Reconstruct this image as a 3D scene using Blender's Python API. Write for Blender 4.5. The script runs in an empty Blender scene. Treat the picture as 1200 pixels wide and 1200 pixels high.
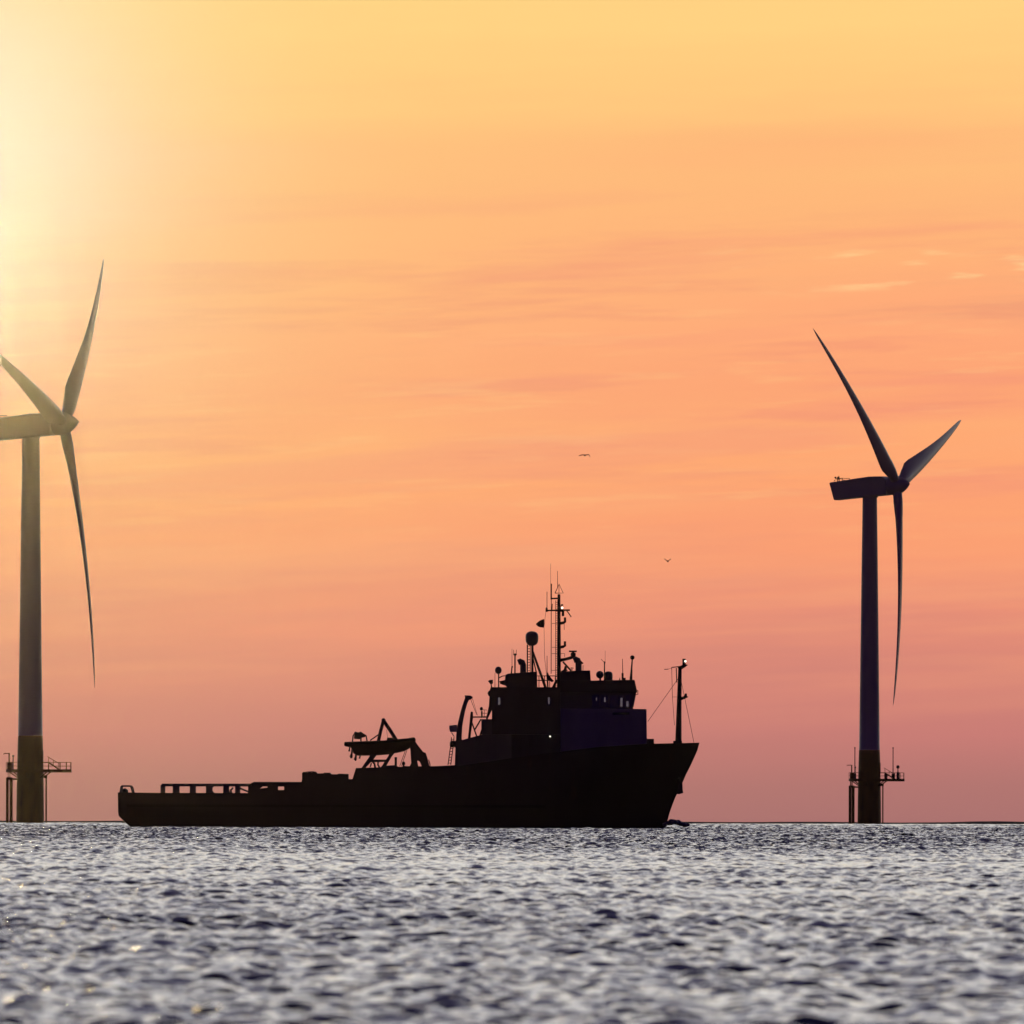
import bpy, bmesh, math, random
import numpy as np
from mathutils import Vector, Matrix

random.seed(7)
S = bpy.context.scene
COL = S.collection
R = math.radians

# ------------------------------------------------------------------ camera
F_PX = 33000.0            # focal length in pixels of a 1200 px wide frame
EARTH_R = 6.37e6
CAM_H = 2.52
DIP = math.sqrt(2 * CAM_H / EARTH_R)      # dip of the sea horizon


def drop(d):
    return -d * d / (2 * EARTH_R)


cam_data = bpy.data.cameras.new('camera')
cam = bpy.data.objects.new('camera', cam_data)
COL.objects.link(cam)
cam_data.sensor_width = 36.0
cam_data.lens = 36.0 * F_PX / 1200.0
cam_data.clip_start = 0.5
cam_data.clip_end = 100000.0
HORIZON_PY = 965.5
PITCH = (HORIZON_PY - 600.0) / F_PX - DIP
cam.location = (0, 0, CAM_H)
cam.rotation_euler = (math.pi / 2 + PITCH, R(-0.12), 0)
cam.rotation_euler = (Matrix.Rotation(math.pi / 2 + PITCH, 3, 'X') @ Matrix.Rotation(R(0.10), 3, 'Z')).to_euler()
cam_data.dof.use_dof = True
cam_data.dof.focus_distance = 3200.0
cam_data.dof.aperture_fstop = 10.0
S.camera = cam

# ------------------------------------------------------------------ world / sky
SUN_AZ = -778.0 / F_PX                     # radians left of the camera axis
SUN_EL = 607.0 / F_PX
SUN_COL = (1.0, 0.72, 0.29)
HAZE_TAU = 2.0e-6         # scattering per metre of the evening haze
HAZE_G = 0.996            # it scatters almost straight ahead
HAZE_TOP = 112.0
HAZE_END = 7200.0
SUN_E = 0.035


def lin(c):
    out = []
    for v in c:
        v /= 255.0
        out.append(v / 12.92 if v <= 0.04045 else ((v + 0.055) / 1.055) ** 2.4)
    return tuple(out) + (1.0,)


world = bpy.data.worlds.new('World')
S.world = world
world.use_nodes = True
wt = world.node_tree
wt.nodes.clear()


class NG:
    """tiny helper to write node trees as expressions"""

    def __init__(self, tree):
        self.t = tree

    def node(self, kind, **kw):
        n = self.t.nodes.new(kind)
        for k, v in kw.items():
            setattr(n, k, v)
        return n

    def put(self, sock, v):
        if hasattr(v, 'links') or isinstance(v, bpy.types.NodeSocket):
            self.t.links.new(v, sock)
        else:
            sock.default_value = v

    def m(self, op, a, b=0.0, c=0.0, clamp=False):
        n = self.node('ShaderNodeMath', operation=op)
        n.use_clamp = clamp
        self.put(n.inputs[0], a)
        self.put(n.inputs[1], b)
        if len(n.inputs) > 2:
            self.put(n.inputs[2], c)
        return n.outputs[0]

    def step(self, x, a, b, lo=0.0, hi=1.0):
        n = self.node('ShaderNodeMapRange', interpolation_type='SMOOTHSTEP')
        self.put(n.inputs['Value'], x)
        n.inputs['From Min'].default_value = a
        n.inputs['From Max'].default_value = b
        n.inputs['To Min'].default_value = lo
        n.inputs['To Max'].default_value = hi
        return n.outputs['Result']

    def vec(self, x, y, z):
        n = self.node('ShaderNodeCombineXYZ')
        self.put(n.inputs[0], x)
        self.put(n.inputs[1], y)
        self.put(n.inputs[2], z)
        return n.outputs[0]

    def noise(self, v, scale, detail=3.0, rough=0.5):
        n = self.node('ShaderNodeTexNoise')
        self.put(n.inputs['Vector'], v)
        n.inputs['Scale'].default_value = scale
        n.inputs['Detail'].default_value = detail
        n.inputs['Roughness'].default_value = rough
        return n.outputs['Fac']

    def ramp(self, fac, stops, interp='LINEAR'):
        n = self.node('ShaderNodeValToRGB')
        cr = n.color_ramp
        cr.interpolation = interp
        while len(cr.elements) < len(stops):
            cr.elements.new(0.5)
        for e, (p, c) in zip(cr.elements, stops):
            e.position = p
            e.color = c
        self.put(n.inputs[0], fac)
        return n.outputs[0]

    def mix(self, fac, a, b, mode='MIX'):
        n = self.node('ShaderNodeMix', data_type='RGBA', blend_type=mode)
        self.put(n.inputs['Factor'], fac)
        self.put(n.inputs[6], a)
        self.put(n.inputs[7], b)
        return n.outputs[2]


g = NG(wt)
tc = g.node('ShaderNodeTexCoord')
sep = g.node('ShaderNodeSeparateXYZ')
wt.links.new(tc.outputs['Generated'], sep.inputs[0])
dx, dy, dz = sep.outputs
el = g.m('ARCSINE', dz)                        # elevation, rad
az = g.m('ARCTAN2', dx, dy)                    # azimuth from +Y, rad
az_k = g.m('MULTIPLY', az, F_PX / 1000.0)      # thousandths of the telephoto scale
v_k = g.m('MULTIPLY', g.m('ADD', el, DIP), F_PX / 1000.0)
# long thin cloud veils: noise stretched along the horizon, gently tilted
vt = g.m('ADD', v_k, g.m('MULTIPLY', az_k, -0.035))
n_big = g.noise(g.vec(g.m('MULTIPLY', az_k, 0.9), g.m('MULTIPLY', vt, 7.0), 3.1), 1.0, 4.0, 0.55)
n_mid = g.noise(g.vec(g.m('MULTIPLY', az_k, 2.2), g.m('MULTIPLY', vt, 26.0), 8.7), 1.0, 5.0, 0.6)
n_fin = g.noise(g.vec(g.m('MULTIPLY', az_k, 6.0), g.m('MULTIPLY', vt, 70.0), 1.7), 1.0, 4.0, 0.6)
warp = g.m('ADD', g.m('MULTIPLY', g.m('SUBTRACT', n_big, 0.5), 0.20), g.m('MULTIPLY', g.m('SUBTRACT', n_mid, 0.5), 0.10))
v_w = g.m('ADD', v_k, g.m('MULTIPLY', warp, g.step(v_k, 0.0, 0.25)))
low = g.ramp(v_w, [
    (0.000, lin((170, 114, 112))), (0.045, lin((178, 117, 113))), (0.110, lin((200, 124, 118))),
    (0.170, lin((213, 132, 119))), (0.250, lin((232, 143, 119))), (0.325, lin((250, 157, 115))),
    (0.380, lin((254, 165, 114))), (0.448, lin((254, 171, 117))), (0.495, lin((252, 163, 117))),
    (0.560, lin((254, 168, 120))), (0.680, lin((254, 177, 121))), (0.780, lin((253, 185, 122))),
    (0.880, lin((254, 201, 126))), (0.960, lin((255, 209, 130)))])
# slightly rosier and slightly lighter veils
ros = g.m('MULTIPLY', g.step(n_mid, 0.50, 0.66), g.m('MULTIPLY', g.step(v_k, 0.22, 0.46), g.step(v_k, 0.78, 0.60)))
low = g.mix(g.m('MULTIPLY', ros, 0.50), low, lin((240, 146, 116)))
lit = g.m('MULTIPLY', g.step(n_fin, 0.52, 0.74), g.m('MULTIPLY', g.step(v_k, 0.30, 0.42), g.step(v_k, 0.70, 0.55)))
low = g.mix(g.m('MULTIPLY', lit, 0.45), low, lin((255, 190, 130)))
n_wide = g.noise(g.vec(g.m('MULTIPLY', az_k, 1.1), g.m('MULTIPLY', g.m('ADD', v_k, g.m('MULTIPLY', az_k, -0.05)), 15.0), 12.3), 1.0, 4.0, 0.55)
low = g.mix(g.m('MULTIPLY', g.m('MULTIPLY', g.step(n_wide, 0.50, 0.64), g.step(v_k, 0.12, 0.40)), g.m('MULTIPLY', g.step(v_k, 0.85, 0.62), 0.46)), low, lin((243, 148, 120)))
low = g.mix(g.m('MULTIPLY', g.m('MULTIPLY', g.step(n_wide, 0.50, 0.34), g.step(v_k, 0.06, 0.30)), g.m('MULTIPLY', g.step(v_k, 0.60, 0.45), 0.30)), low, lin((252, 172, 124)))
# a few small lit cloud wisps to the right
n_w = g.noise(g.vec(g.m('MULTIPLY', az_k, 11.0), g.m('MULTIPLY', g.m('ADD', v_k, g.m('MULTIPLY', az_k, -0.06)), 75.0), 4.2), 1.0, 3.0, 0.5)
wmask = g.m('MULTIPLY', g.m('MULTIPLY', g.step(v_k, 0.615, 0.640), g.step(v_k, 0.685, 0.660)), g.step(az_k, 0.10, 0.40))
wisp = g.m('MULTIPLY', g.step(n_w, 0.52, 0.78), wmask)
low = g.mix(g.m('MULTIPLY', wisp, 0.95), low, lin((255, 214, 150)))
# dull rosy veil just below them
rv = g.m('MULTIPLY', g.m('MULTIPLY', g.step(v_k, 0.57, 0.61), g.step(v_k, 0.665, 0.63)), g.step(az_k, 0.15, 0.55))
low = g.mix(g.m('MULTIPLY', g.m('MULTIPLY', rv, g.step(n_mid, 0.35, 0.65)), 0.45), low, lin((232, 152, 118)))
# aureole of the sun, just outside the left edge of the frame
da = g.m('SUBTRACT', az_k, -0.690)
de = g.m('SUBTRACT', v_k, 0.780)
dist0 = g.m('SQRT', g.m('ADD', g.m('MULTIPLY', da, da), g.m('MULTIPLY', de, de)))
dist = g.m('ADD', dist0, g.m('MULTIPLY', g.m('SUBTRACT', n_big, 0.5), 0.10))
glow = g.m('EXPONENT', g.m('MULTIPLY', g.m('POWER', g.m('MAXIMUM', g.m('DIVIDE', dist, 0.400), 0.0), 1.25), -1.0))
low = g.mix(glow, low, g.mix(g.step(glow, 0.15, 0.85), lin((255, 222, 142)), lin((255, 244, 208))))
ds_ = g.m('SUBTRACT', az_k, SUN_AZ * F_PX / 1000.0)
de = g.m('SUBTRACT', v_k, (SUN_EL + DIP) * F_PX / 1000.0)
dist0 = g.m('SQRT', g.m('ADD', g.m('MULTIPLY', ds_, ds_), g.m('MULTIPLY', de, de)))
# the haze in front of this sky adds its own share of that glow: leave room for it
th2 = g.m('POWER', g.m('MULTIPLY', dist0, 1000.0 / F_PX), 2.0)
hgp = g.m('POWER', g.m('ADD', g.m('MULTIPLY', th2, HAZE_G), (1 - HAZE_G) ** 2 + 0.5 * R(0.2) ** 2), -1.5)
path = g.m('MINIMUM', g.m('DIVIDE', HAZE_TOP - CAM_H, g.m('MAXIMUM', el, 1e-4)), HAZE_END)
ins = g.m('MULTIPLY', g.m('MULTIPLY', hgp, path), 0.95 * HAZE_TAU * SUN_E * (1 - HAZE_G ** 2) / (4 * math.pi))
insc = g.mix(1.0, g.vec(ins, ins, ins), SUN_COL + (1.0,), 'MULTIPLY')
low = g.mix(1.0, low, insc, 'SUBTRACT')
low = g.mix(1.0, low, (0.22, 0.13, 0.07, 1), 'LIGHTEN')
# above the frame: pale cream, grey, then the dim zenith
high = g.ramp(g.m('DIVIDE', el, math.pi / 2), [
    (0.0194, lin((255, 209, 130))), (0.045, (1.05, 0.90, 0.66, 1)), (0.080, (1.62, 1.58, 1.44, 1)),
    (0.125, (1.10, 1.09, 1.15, 1)), (0.205, (0.14, 0.13, 0.26, 1)), (0.400, lin((34, 27, 70))), (1.0, lin((24, 20, 44)))])
sky = g.mix(g.step(el, 0.0285, 0.0400), low, high)
# away from the sun the dusk sky is dim violet
back = g.ramp(g.m('DIVIDE', el, math.pi / 2), [(0.0, (0.006, 0.0004, 0.046, 1)), (0.3, (0.005, 0.0006, 0.042, 1)), (1.0, (0.008, 0.004, 0.030, 1))])
front = g.step(dy, 0.30, 0.88)
sky = g.mix(front, back, sky)
nish = g.node('ShaderNodeTexSky', sky_type='NISHITA')
nish.sun_disc = False
nish.sun_elevation = SUN_EL
nish.sun_rotation = SUN_AZ
nish.air_density = 1.5
nish.dust_density = 3.0
bg0 = g.node('ShaderNodeBackground')
bg0.inputs['Strength'].default_value = 0.004
wt.links.new(nish.outputs[0], bg0.inputs['Color'])
bg1 = g.node('ShaderNodeBackground')
bg1.inputs['Strength'].default_value = 1.0
wt.links.new(sky, bg1.inputs['Color'])
add = g.node('ShaderNodeAddShader')
wt.links.new(bg0.outputs[0], add.inputs[0])
wt.links.new(bg1.outputs[0], add.inputs[1])
wo = g.node('ShaderNodeOutputWorld')
wt.links.new(add.outputs[0], wo.inputs['Surface'])

# ------------------------------------------------------------------ sun
sd = bpy.data.lights.new('sun', 'SUN')
sd.energy = SUN_E
sd.angle = R(0.4)
sd.color = SUN_COL
sun = bpy.data.objects.new('sun', sd)
COL.objects.link(sun)
sdir = Vector((math.sin(SUN_AZ) * math.cos(SUN_EL), math.cos(SUN_AZ) * math.cos(SUN_EL), math.sin(SUN_EL)))
sun.rotation_euler = (-sdir).to_track_quat('-Z', 'Y').to_euler()

S.view_settings.view_transform = 'Standard'
S.view_settings.look = 'None'
S.view_settings.exposure = 0.0
S.view_settings.gamma = 1.0
S.render.engine = 'CYCLES'
S.cycles.use_denoising = True
S.cycles.use_adaptive_sampling = False
S.cycles.max_bounces = 6
S.cycles.volume_bounces = 0
S.cycles.sample_clamp_indirect = 4.0


# ------------------------------------------------------------------ helpers
def tag(o, label=None, cat=None, group=None, kind=None):
    if label: o['label'] = label
    if cat: o['category'] = cat
    if group: o['group'] = group
    if kind: o['kind'] = kind
    return o


def empty(name, loc, label, cat, group=None, rz=0.0):
    o = bpy.data.objects.new(name, None)
    o.empty_display_size = 2.0
    o.location = loc
    o.rotation_euler = (0, 0, rz)
    COL.objects.link(o)
    return tag(o, label, cat, group)


def perp(d):
    d = Vector(d).normalized()
    a = Vector((0, 0, 1)) if abs(d.z) < 0.9 else Vector((1, 0, 0))
    u = d.cross(a).normalized()
    return u, d.cross(u).normalized()


class MB:
    def __init__(self):
        self.v = []
        self.f = []

    def add(self, verts, faces):
        o = len(self.v)
        self.v += [tuple(p) for p in verts]
        self.f += [tuple(i + o for i in f) for f in faces]
        return self

    def box(self, x0, x1, y0, y1, z0, z1):
        return self.add([(x0, y0, z0), (x1, y0, z0), (x1, y1, z0), (x0, y1, z0), (x0, y0, z1), (x1, y0, z1), (x1, y1, z1), (x0, y1, z1)],
                        [(0, 3, 2, 1), (4, 5, 6, 7), (0, 1, 5, 4), (1, 2, 6, 5), (2, 3, 7, 6), (3, 0, 4, 7)])

    def prism(self, pts, y0, y1):
        """polygon in X,Z extruded along Y"""
        n = len(pts)
        vs = [(x, y0, z) for x, z in pts] + [(x, y1, z) for x, z in pts]
        fs = [tuple(range(n)), tuple(range(2 * n - 1, n - 1, -1))]
        fs += [(i, i + n, (i + 1) % n + n, (i + 1) % n) for i in range(n)]
        return self.add(vs, fs)

    def path(self, pts, radii, seg=10):
        pts = [Vector(p) for p in pts]
        if not isinstance(radii, (list, tuple)): radii = [radii] * len(pts)
        rings = []
        for i, p in enumerate(pts):
            d = (pts[min(i + 1, len(pts) - 1)] - pts[max(i - 1, 0)])
            u, w = perp(d)
            if rings:
                # keep the frame from twisting
                u = (pu - d.normalized() * pu.dot(d.normalized())).normalized()
                w = d.normalized().cross(u)
            pu = u
            rings.append([p + (u * math.cos(2 * math.pi * k / seg) + w * math.sin(2 * math.pi * k / seg)) * radii[i] for k in range(seg)])
        return self.loft(rings)

    def tube(self, p0, p1, r0, r1=None, seg=10):
        return self.path([p0, p1], [r0, r0 if r1 is None else r1], seg)

    def loft(self, rings, cap=True):
        n = len(rings[0])
        vs = [p for r in rings for p in r]
        fs = []
        for i in range(len(rings) - 1):
            for k in range(n):
                a, b = i * n + k, i * n + (k + 1) % n
                fs.append((a, b, b + n, a + n))
        if cap:
            fs.append(tuple(range(n - 1, -1, -1)))
            fs.append(tuple((len(rings) - 1) * n + k for k in range(n)))
        return self.add(vs, fs)

    def lathe(self, c, axis, prof, seg=20):
        c = Vector(c); ax = Vector(axis).normalized()
        u, w = perp(ax)
        rings = [[c + ax * h + (u * math.cos(2 * math.pi * k / seg) + w * math.sin(2 * math.pi * k / seg)) * max(r, 1e-3) for k in range(seg)] for r, h in prof]
        return self.loft(rings)

    def ball(self, c, r, sz=1.0, seg=16):
        prof = [(r * math.sin(math.pi * i / 10), -r * sz * math.cos(math.pi * i / 10)) for i in range(11)]
        return self.lathe(c, (0, 0, 1), prof, seg)

    def build(self, name, mat, parent=None, smooth=False, bevel=0.0, label=None):
        me = bpy.data.meshes.new(name)
        me.from_pydata(self.v, [], self.f)
        bm = bmesh.new()
        bm.from_mesh(me)
        bmesh.ops.recalc_face_normals(bm, faces=bm.faces)
        bm.to_mesh(me)
        bm.free()
        me.materials.append(mat)
        if smooth:
            me.shade_smooth()
            me.set_sharp_from_angle(angle=R(38))
        o = bpy.data.objects.new(name, me)
        COL.objects.link(o)
        if parent: o.parent = parent
        if bevel:
            md = o.modifiers.new('bevel', 'BEVEL')
            md.width = bevel
            md.segments = 2
            md.limit_method = 'ANGLE'
            md.angle_limit = R(35)
        if label: o['label'] = label
        return o


# ------------------------------------------------------------------ materials
def paint(name, col, rough=0.5, wear=0.25, scale=0.6, rust=0.0):
    m = bpy.data.materials.new(name)
    m.use_nodes = True
    t = NG(m.node_tree)
    b = m.node_tree.nodes['Principled BSDF']
    co = t.node('ShaderNodeTexCoord').outputs['Object']
    mp = t.node('ShaderNodeMapping')
    mp.inputs['Scale'].default_value = (1.0, 1.0, 0.25)     # weather streaks run down
    m.node_tree.links.new(co, mp.inputs['Vector'])
    n = t.noise(mp.outputs[0], scale, 5.0, 0.6)
    dark = tuple(c * (1 - wear) for c in col) + (1,)
    c = t.mix(t.step(n, 0.35, 0.7), tuple(col) + (1,), dark)
    if rust:
        n2 = t.noise(mp.outputs[0], scale * 2.3, 6.0, 0.65)
        c = t.mix(t.m('MULTIPLY', t.step(n2, 0.58, 0.72), rust), c, (0.09, 0.03, 0.012, 1))
    m.node_tree.links.new(c, b.inputs['Base Color'])
    b.inputs['Roughness'].default_value = rough
    b.inputs['Specular IOR Level'].default_value = 0.35
    return m


def metal(name, col, rough=0.5):
    m = paint(name, col, rough, 0.3, 3.0)
    m.node_tree.nodes['Principled BSDF'].inputs['Metallic'].default_value = 0.5
    return m


M_TOWER = paint('turbine_paint', (0.46, 0.46, 0.48), 0.45, 0.08, 0.15)
M_BLADE = paint('blade_paint', (0.42, 0.42, 0.44), 0.40, 0.06, 0.3)
M_YELLOW = paint('yellow_paint', (0.26, 0.13, 0.008), 0.6, 0.4, 0.4, 0.5)
M_STEEL = metal('galvanised_steel', (0.12, 0.12, 0.13))
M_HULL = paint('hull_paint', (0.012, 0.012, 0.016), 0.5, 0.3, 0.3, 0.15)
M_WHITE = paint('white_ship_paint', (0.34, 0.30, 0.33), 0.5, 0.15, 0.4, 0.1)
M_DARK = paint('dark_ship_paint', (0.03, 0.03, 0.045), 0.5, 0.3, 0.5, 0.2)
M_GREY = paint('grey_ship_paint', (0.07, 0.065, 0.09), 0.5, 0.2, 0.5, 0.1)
M_DECK = paint('deck_paint', (0.03, 0.012, 0.010), 0.8, 0.3, 0.6, 0.3)
M_RIG = metal('rigging_steel', (0.035, 0.035, 0.04))
M_BOAT = paint('rescue_boat_hull', (0.022, 0.010, 0.008), 0.75, 0.2, 0.8)
M_RUBBER = paint('black_rubber', (0.012, 0.012, 0.012), 0.8, 0.2, 2.0)
M_DOME = paint('dome_plastic', (0.09, 0.09, 0.10), 0.4, 0.1, 1.0)
M_FLAG = paint('dark_flag_cloth', (0.02, 0.014, 0.02), 0.9, 0.2, 2.0)
M_BIRD = paint('gull_feathers', (0.03, 0.02, 0.02), 0.8, 0.4, 6.0)
M_FOAM = paint('broken_spray', (0.16, 0.14, 0.24), 0.6, 0.3, 0.8)
M_SHORE = paint('low_dark_shore', (0.02, 0.015, 0.02), 0.95, 0.4, 0.01)

m = bpy.data.materials.new('tinted_window_glass')
m.use_nodes = True
nt = m.node_tree
nt.nodes.clear()
t = NG(nt)
tr = t.node('ShaderNodeBsdfTransparent'); tr.inputs[0].default_value = (0.66, 0.80, 0.88, 1)
gl = t.node('ShaderNodeBsdfGlossy'); gl.inputs['Roughness'].default_value = 0.03
mx = t.node('ShaderNodeMixShader'); mx.inputs[0].default_value = 0.07
nt.links.new(tr.outputs[0], mx.inputs[1]); nt.links.new(gl.outputs[0], mx.inputs[2])
out = t.node('ShaderNodeOutputMaterial'); nt.links.new(mx.outputs[0], out.inputs[0])
M_GLASS = m

m = bpy.data.materials.new('lit_lamp')
m.use_nodes = True
b = m.node_tree.nodes['Principled BSDF']
b.inputs['Emission Color'].default_value = (1.0, 0.93, 0.75, 1)
b.inputs['Emission Strength'].default_value = 1.8
M_LAMP = m


# ------------------------------------------------------------------ the sea
def band_tile(n, L, lmin, lmax, seed, wind, spread):
    """one periodic patch of random wind sea: height and its two choppy displacements"""
    rng = np.random.default_rng(seed)
    k1 = np.fft.fftfreq(n, L / n) * 2 * np.pi
    kx, ky = np.meshgrid(k1, k1, indexing='ij')
    k = np.sqrt(kx * kx + ky * ky)
    k[0, 0] = 1e-6
    lam = 2 * np.pi / k
    amp = 1.0 / k ** 2
    w = np.clip((lam - lmin) / (0.35 * lmin), 0, 1) * np.clip((lmax - lam) / (0.35 * lmax), 0, 1)
    c = (kx * math.sin(wind) + ky * math.cos(wind)) / k
    amp = amp * w * (np.abs(c) ** spread + 0.06)
    amp[0, 0] = 0
    ph = rng.normal(size=(n, n)) + 1j * rng.normal(size=(n, n))
    spec = amp * ph
    h = np.fft.ifft2(spec).real
    cx = np.fft.ifft2(1j * kx / k * spec).real
    cy = np.fft.ifft2(1j * ky / k * spec).real
    sx = np.fft.ifft2(1j * kx * spec).real
    sy = np.fft.ifft2(1j * ky * spec).real
    s = math.sqrt(float((sx * sx + sy * sy).mean()))
    return (h / s).astype(np.float32), (cx / s).astype(np.float32), (cy / s).astype(np.float32)


def sample(tile, L, x, y):
    n = tile.shape[0]
    u = (x / L * n) % n
    v = (y / L * n) % n
    i = np.floor(u).astype(np.int32); j = np.floor(v).astype(np.int32)
    fu = (u - i).astype(np.float32); fv = (v - j).astype(np.float32)
    i %= n; j %= n
    i1 = (i + 1) % n; j1 = (j + 1) % n
    return (tile[i, j] * (1 - fu) * (1 - fv) + tile[i1, j] * fu * (1 - fv) + tile[i, j1] * (1 - fu) * fv + tile[i1, j1] * fu * fv)


BANDS = [  # n, L, lmin, lmax, rms slope, wind, spread, rotation, chop
    (512, 171.0, 3.2, 15.0, 0.032, R(24), 1.6, 0.0, 0.9),
    (512, 67.0, 1.05, 3.0, 0.105, R(-14), 1.0, R(33), 0.9),
    (512, 23.7, 0.45, 1.15, 0.235, R(10), 0.6, R(-51), 0.7),
    (512, 11.9, 0.20, 0.50, 0.130, R(-20), 0.5, R(17), 0.6),
]
WATER_STEP = 0.10


def build_water():
    # distances: fine steps over the stretch the telephoto looks at, growing with range
    ds = list(np.geomspace(3.0, 262.0, 150))
    d = 262.0
    while d < 5900.0:
        ds.append(d)
        d += WATER_STEP * ((d / 262.0) ** 0.7 if d < 700 else min(d / 352.0, 3.0) if d < 3500 else d / 500.0)
    ds += list(np.geomspace(d + 5, 14000.0, 60))
    ds = np.array(ds)
    st = np.gradient(ds)
    px = 1.0 / F_PX
    a = list(np.arange(-660, 661, 4.0) * px)
    x = 660.0
    step = 5.0
    outer = []
    while x * px < math.pi - 0.02:
        x += step
        step *= 1.10
        if x * px < math.pi - 0.02: outer.append(x * px)
    outer = np.array(outer)
    ang = np.concatenate([-outer[::-1], np.array(a), outer])
    asp = np.gradient(ang)
    nr, nc = len(ds), len(ang)
    xs = np.empty((nr, nc), np.float64); ys = np.empty((nr, nc), np.float64)
    xs[:] = ds[:, None] * np.sin(ang)[None, :]
    ys[:] = ds[:, None] * np.cos(ang)[None, :]
    sp = np.maximum(st[:, None], ds[:, None] * asp[None, :]).astype(np.float32)
    z = np.repeat(drop(ds)[:, None], nc, 1)
    px_, py_ = xs.copy(), ys.copy()
    # gusts: patches of rougher and smoother water
    gx, gcx, gcy = band_tile(256, 900.0, 30.0, 220.0, 77, 0.3, 0.2)
    gust = sample(gx, 900.0, px_, py_)
    gust = 1.0 + 0.20 * np.clip(gust / max(gx.std(), 1e-6), -1.6, 1.6)
    # a fresher breeze has reached the water beyond about a mile
    line = py_ + 160 * np.sin(px_ / 37.0) + 90 * np.sin(px_ / 11.0 + 1.0)
    gust *= 1.0 + 0.55 * np.clip((line - 1350) / 450, 0, 1) * 1.25 - 0.14 * np.exp(-((line - 1020) / 240) ** 2)
    for bi, (n, L, lmin, lmax, slope, wind, spread, rot, chop) in enumerate(BANDS):
        th, tx, ty = band_tile(n, L, lmin, lmax, 11 + bi, wind, spread)
        cr, sr = math.cos(rot), math.sin(rot)
        u = px_ * cr + py_ * sr; v = -px_ * sr + py_ * cr
        lc = math.sqrt(lmin * lmax)
        w = np.clip((lc * 0.75 - sp) / (lc * 0.3), 0, 1) * slope
        if bi: w = w * gust
        z += sample(th, L, u, v) * w
        a_, b_ = sample(tx, L, u, v) * w * chop, sample(ty, L, u, v) * w * chop
        xs -= a_ * cr - b_ * sr
        ys -= a_ * sr + b_ * cr
    co = np.stack([xs, ys, z], -1).reshape(-1, 3).astype(np.float32)
    # close the hole under the camera and the seam behind it
    co = np.concatenate([co, np.array([[0, 0, 0]], np.float32)])
    ii, jj = np.meshgrid(np.arange(nr - 1), np.arange(nc), indexing='ij')
    j2 = (jj + 1) % nc
    q = np.stack([ii * nc + jj, ii * nc + j2, (ii + 1) * nc + j2, (ii + 1) * nc + jj], -1).reshape(-1, 4)[:, ::-1]
    tri = np.stack([np.full(nc, nr * nc), (np.arange(nc) + 1) % nc, np.arange(nc)], -1)[:, ::-1]
    nq, ntr = len(q), len(tri)
    me = bpy.data.meshes.new('water')
    me.vertices.add(len(co))
    me.vertices.foreach_set('co', co.ravel())
    loops = np.concatenate([q.ravel(), tri.ravel()]).astype(np.int32)
    me.loops.add(len(loops))
    me.loops.foreach_set('vertex_index', loops)
    me.polygons.add(nq + ntr)
    starts = np.concatenate([np.arange(nq) * 4, nq * 4 + np.arange(ntr) * 3]).astype(np.int32)
    me.polygons.foreach_set('loop_start', starts)
    me.update(calc_edges=True)
    me.polygons.foreach_set('use_smooth', np.ones(nq + ntr, bool))
    print('water verts', len(co), 'rows', nr, 'cols', nc)
    return me


mw = bpy.data.materials.new('sea_water')
mw.use_nodes = True
b = mw.node_tree.nodes['Principled BSDF']
t = NG(mw.node_tree)
b.inputs['Base Color'].default_value = (0.010, 0.010, 0.030, 1)
b.inputs['Roughness'].default_value = 0.14
b.inputs['IOR'].default_value = 1.333
co = t.node('ShaderNodeTexCoord').outputs['Object']
rip = t.noise(co, 5.5, 3.0, 0.6)
bp = t.node('ShaderNodeBump')
bp.inputs['Strength'].default_value = 0.12
bp.inputs['Distance'].default_value = 0.05
mw.node_tree.links.new(rip, bp.inputs['Height'])
mw.node_tree.links.new(bp.outputs[0], b.inputs['Normal'])
wme = build_water()
wme.materials.append(mw)
water = bpy.data.objects.new('water', wme)
COL.objects.link(water)
tag(water, kind='structure')

# low dark spit of land just beyond the sea horizon
def build_shore():
    mb = MB()
    y0 = 6700.0
    n = 900
    rings = []
    for i in range(n + 1):
        x = -2600 + 5200 * i / n
        h = 0.62 + 0.06 * math.sin(i * 0.9) + 0.06 * random.random()
        h += 0.22 * math.exp(-((x - 116) / 9) ** 2)
        zb = drop(y0)
        rings.append([(x, y0 - 30, zb - 2), (x, y0 - 8, zb + h * 0.8), (x, y0 + 6, zb + h), (x, y0 + 60, zb + h * 0.6), (x, y0 + 160, zb - 3)])
    mb.loft(rings)
    return mb.build('shore', M_SHORE)
tag(build_shore(), kind='structure')


# ------------------------------------------------------------------ wind turbines
TS = 0.17545      # metres per pixel measured on the smaller turbine


def chord_at(q):
    xs = [0.0, 0.035, 0.060, 0.105, 0.150, 0.20, 0.35, 0.50, 0.65, 0.80, 0.91, 0.97, 1.0]
    ch = [1.9, 1.9, 2.10, 3.15, 3.85, 3.90, 3.20, 2.45, 1.85, 1.35, 0.95, 0.60, 0.10]
    th = [1.0, 1.0, 0.92, 0.58, 0.38, 0.32, 0.26, 0.22, 0.19, 0.17, 0.16, 0.16, 0.16]
    tw = [13, 13, 13, 12, 10.5, 9.0, 6.5, 4.0, 2.6, 1.6, 1.0, 0.5, 0.0]
    return float(np.interp(q, xs, ch)), float(np.interp(q, xs, th)), float(np.interp(q, xs, tw))


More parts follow.
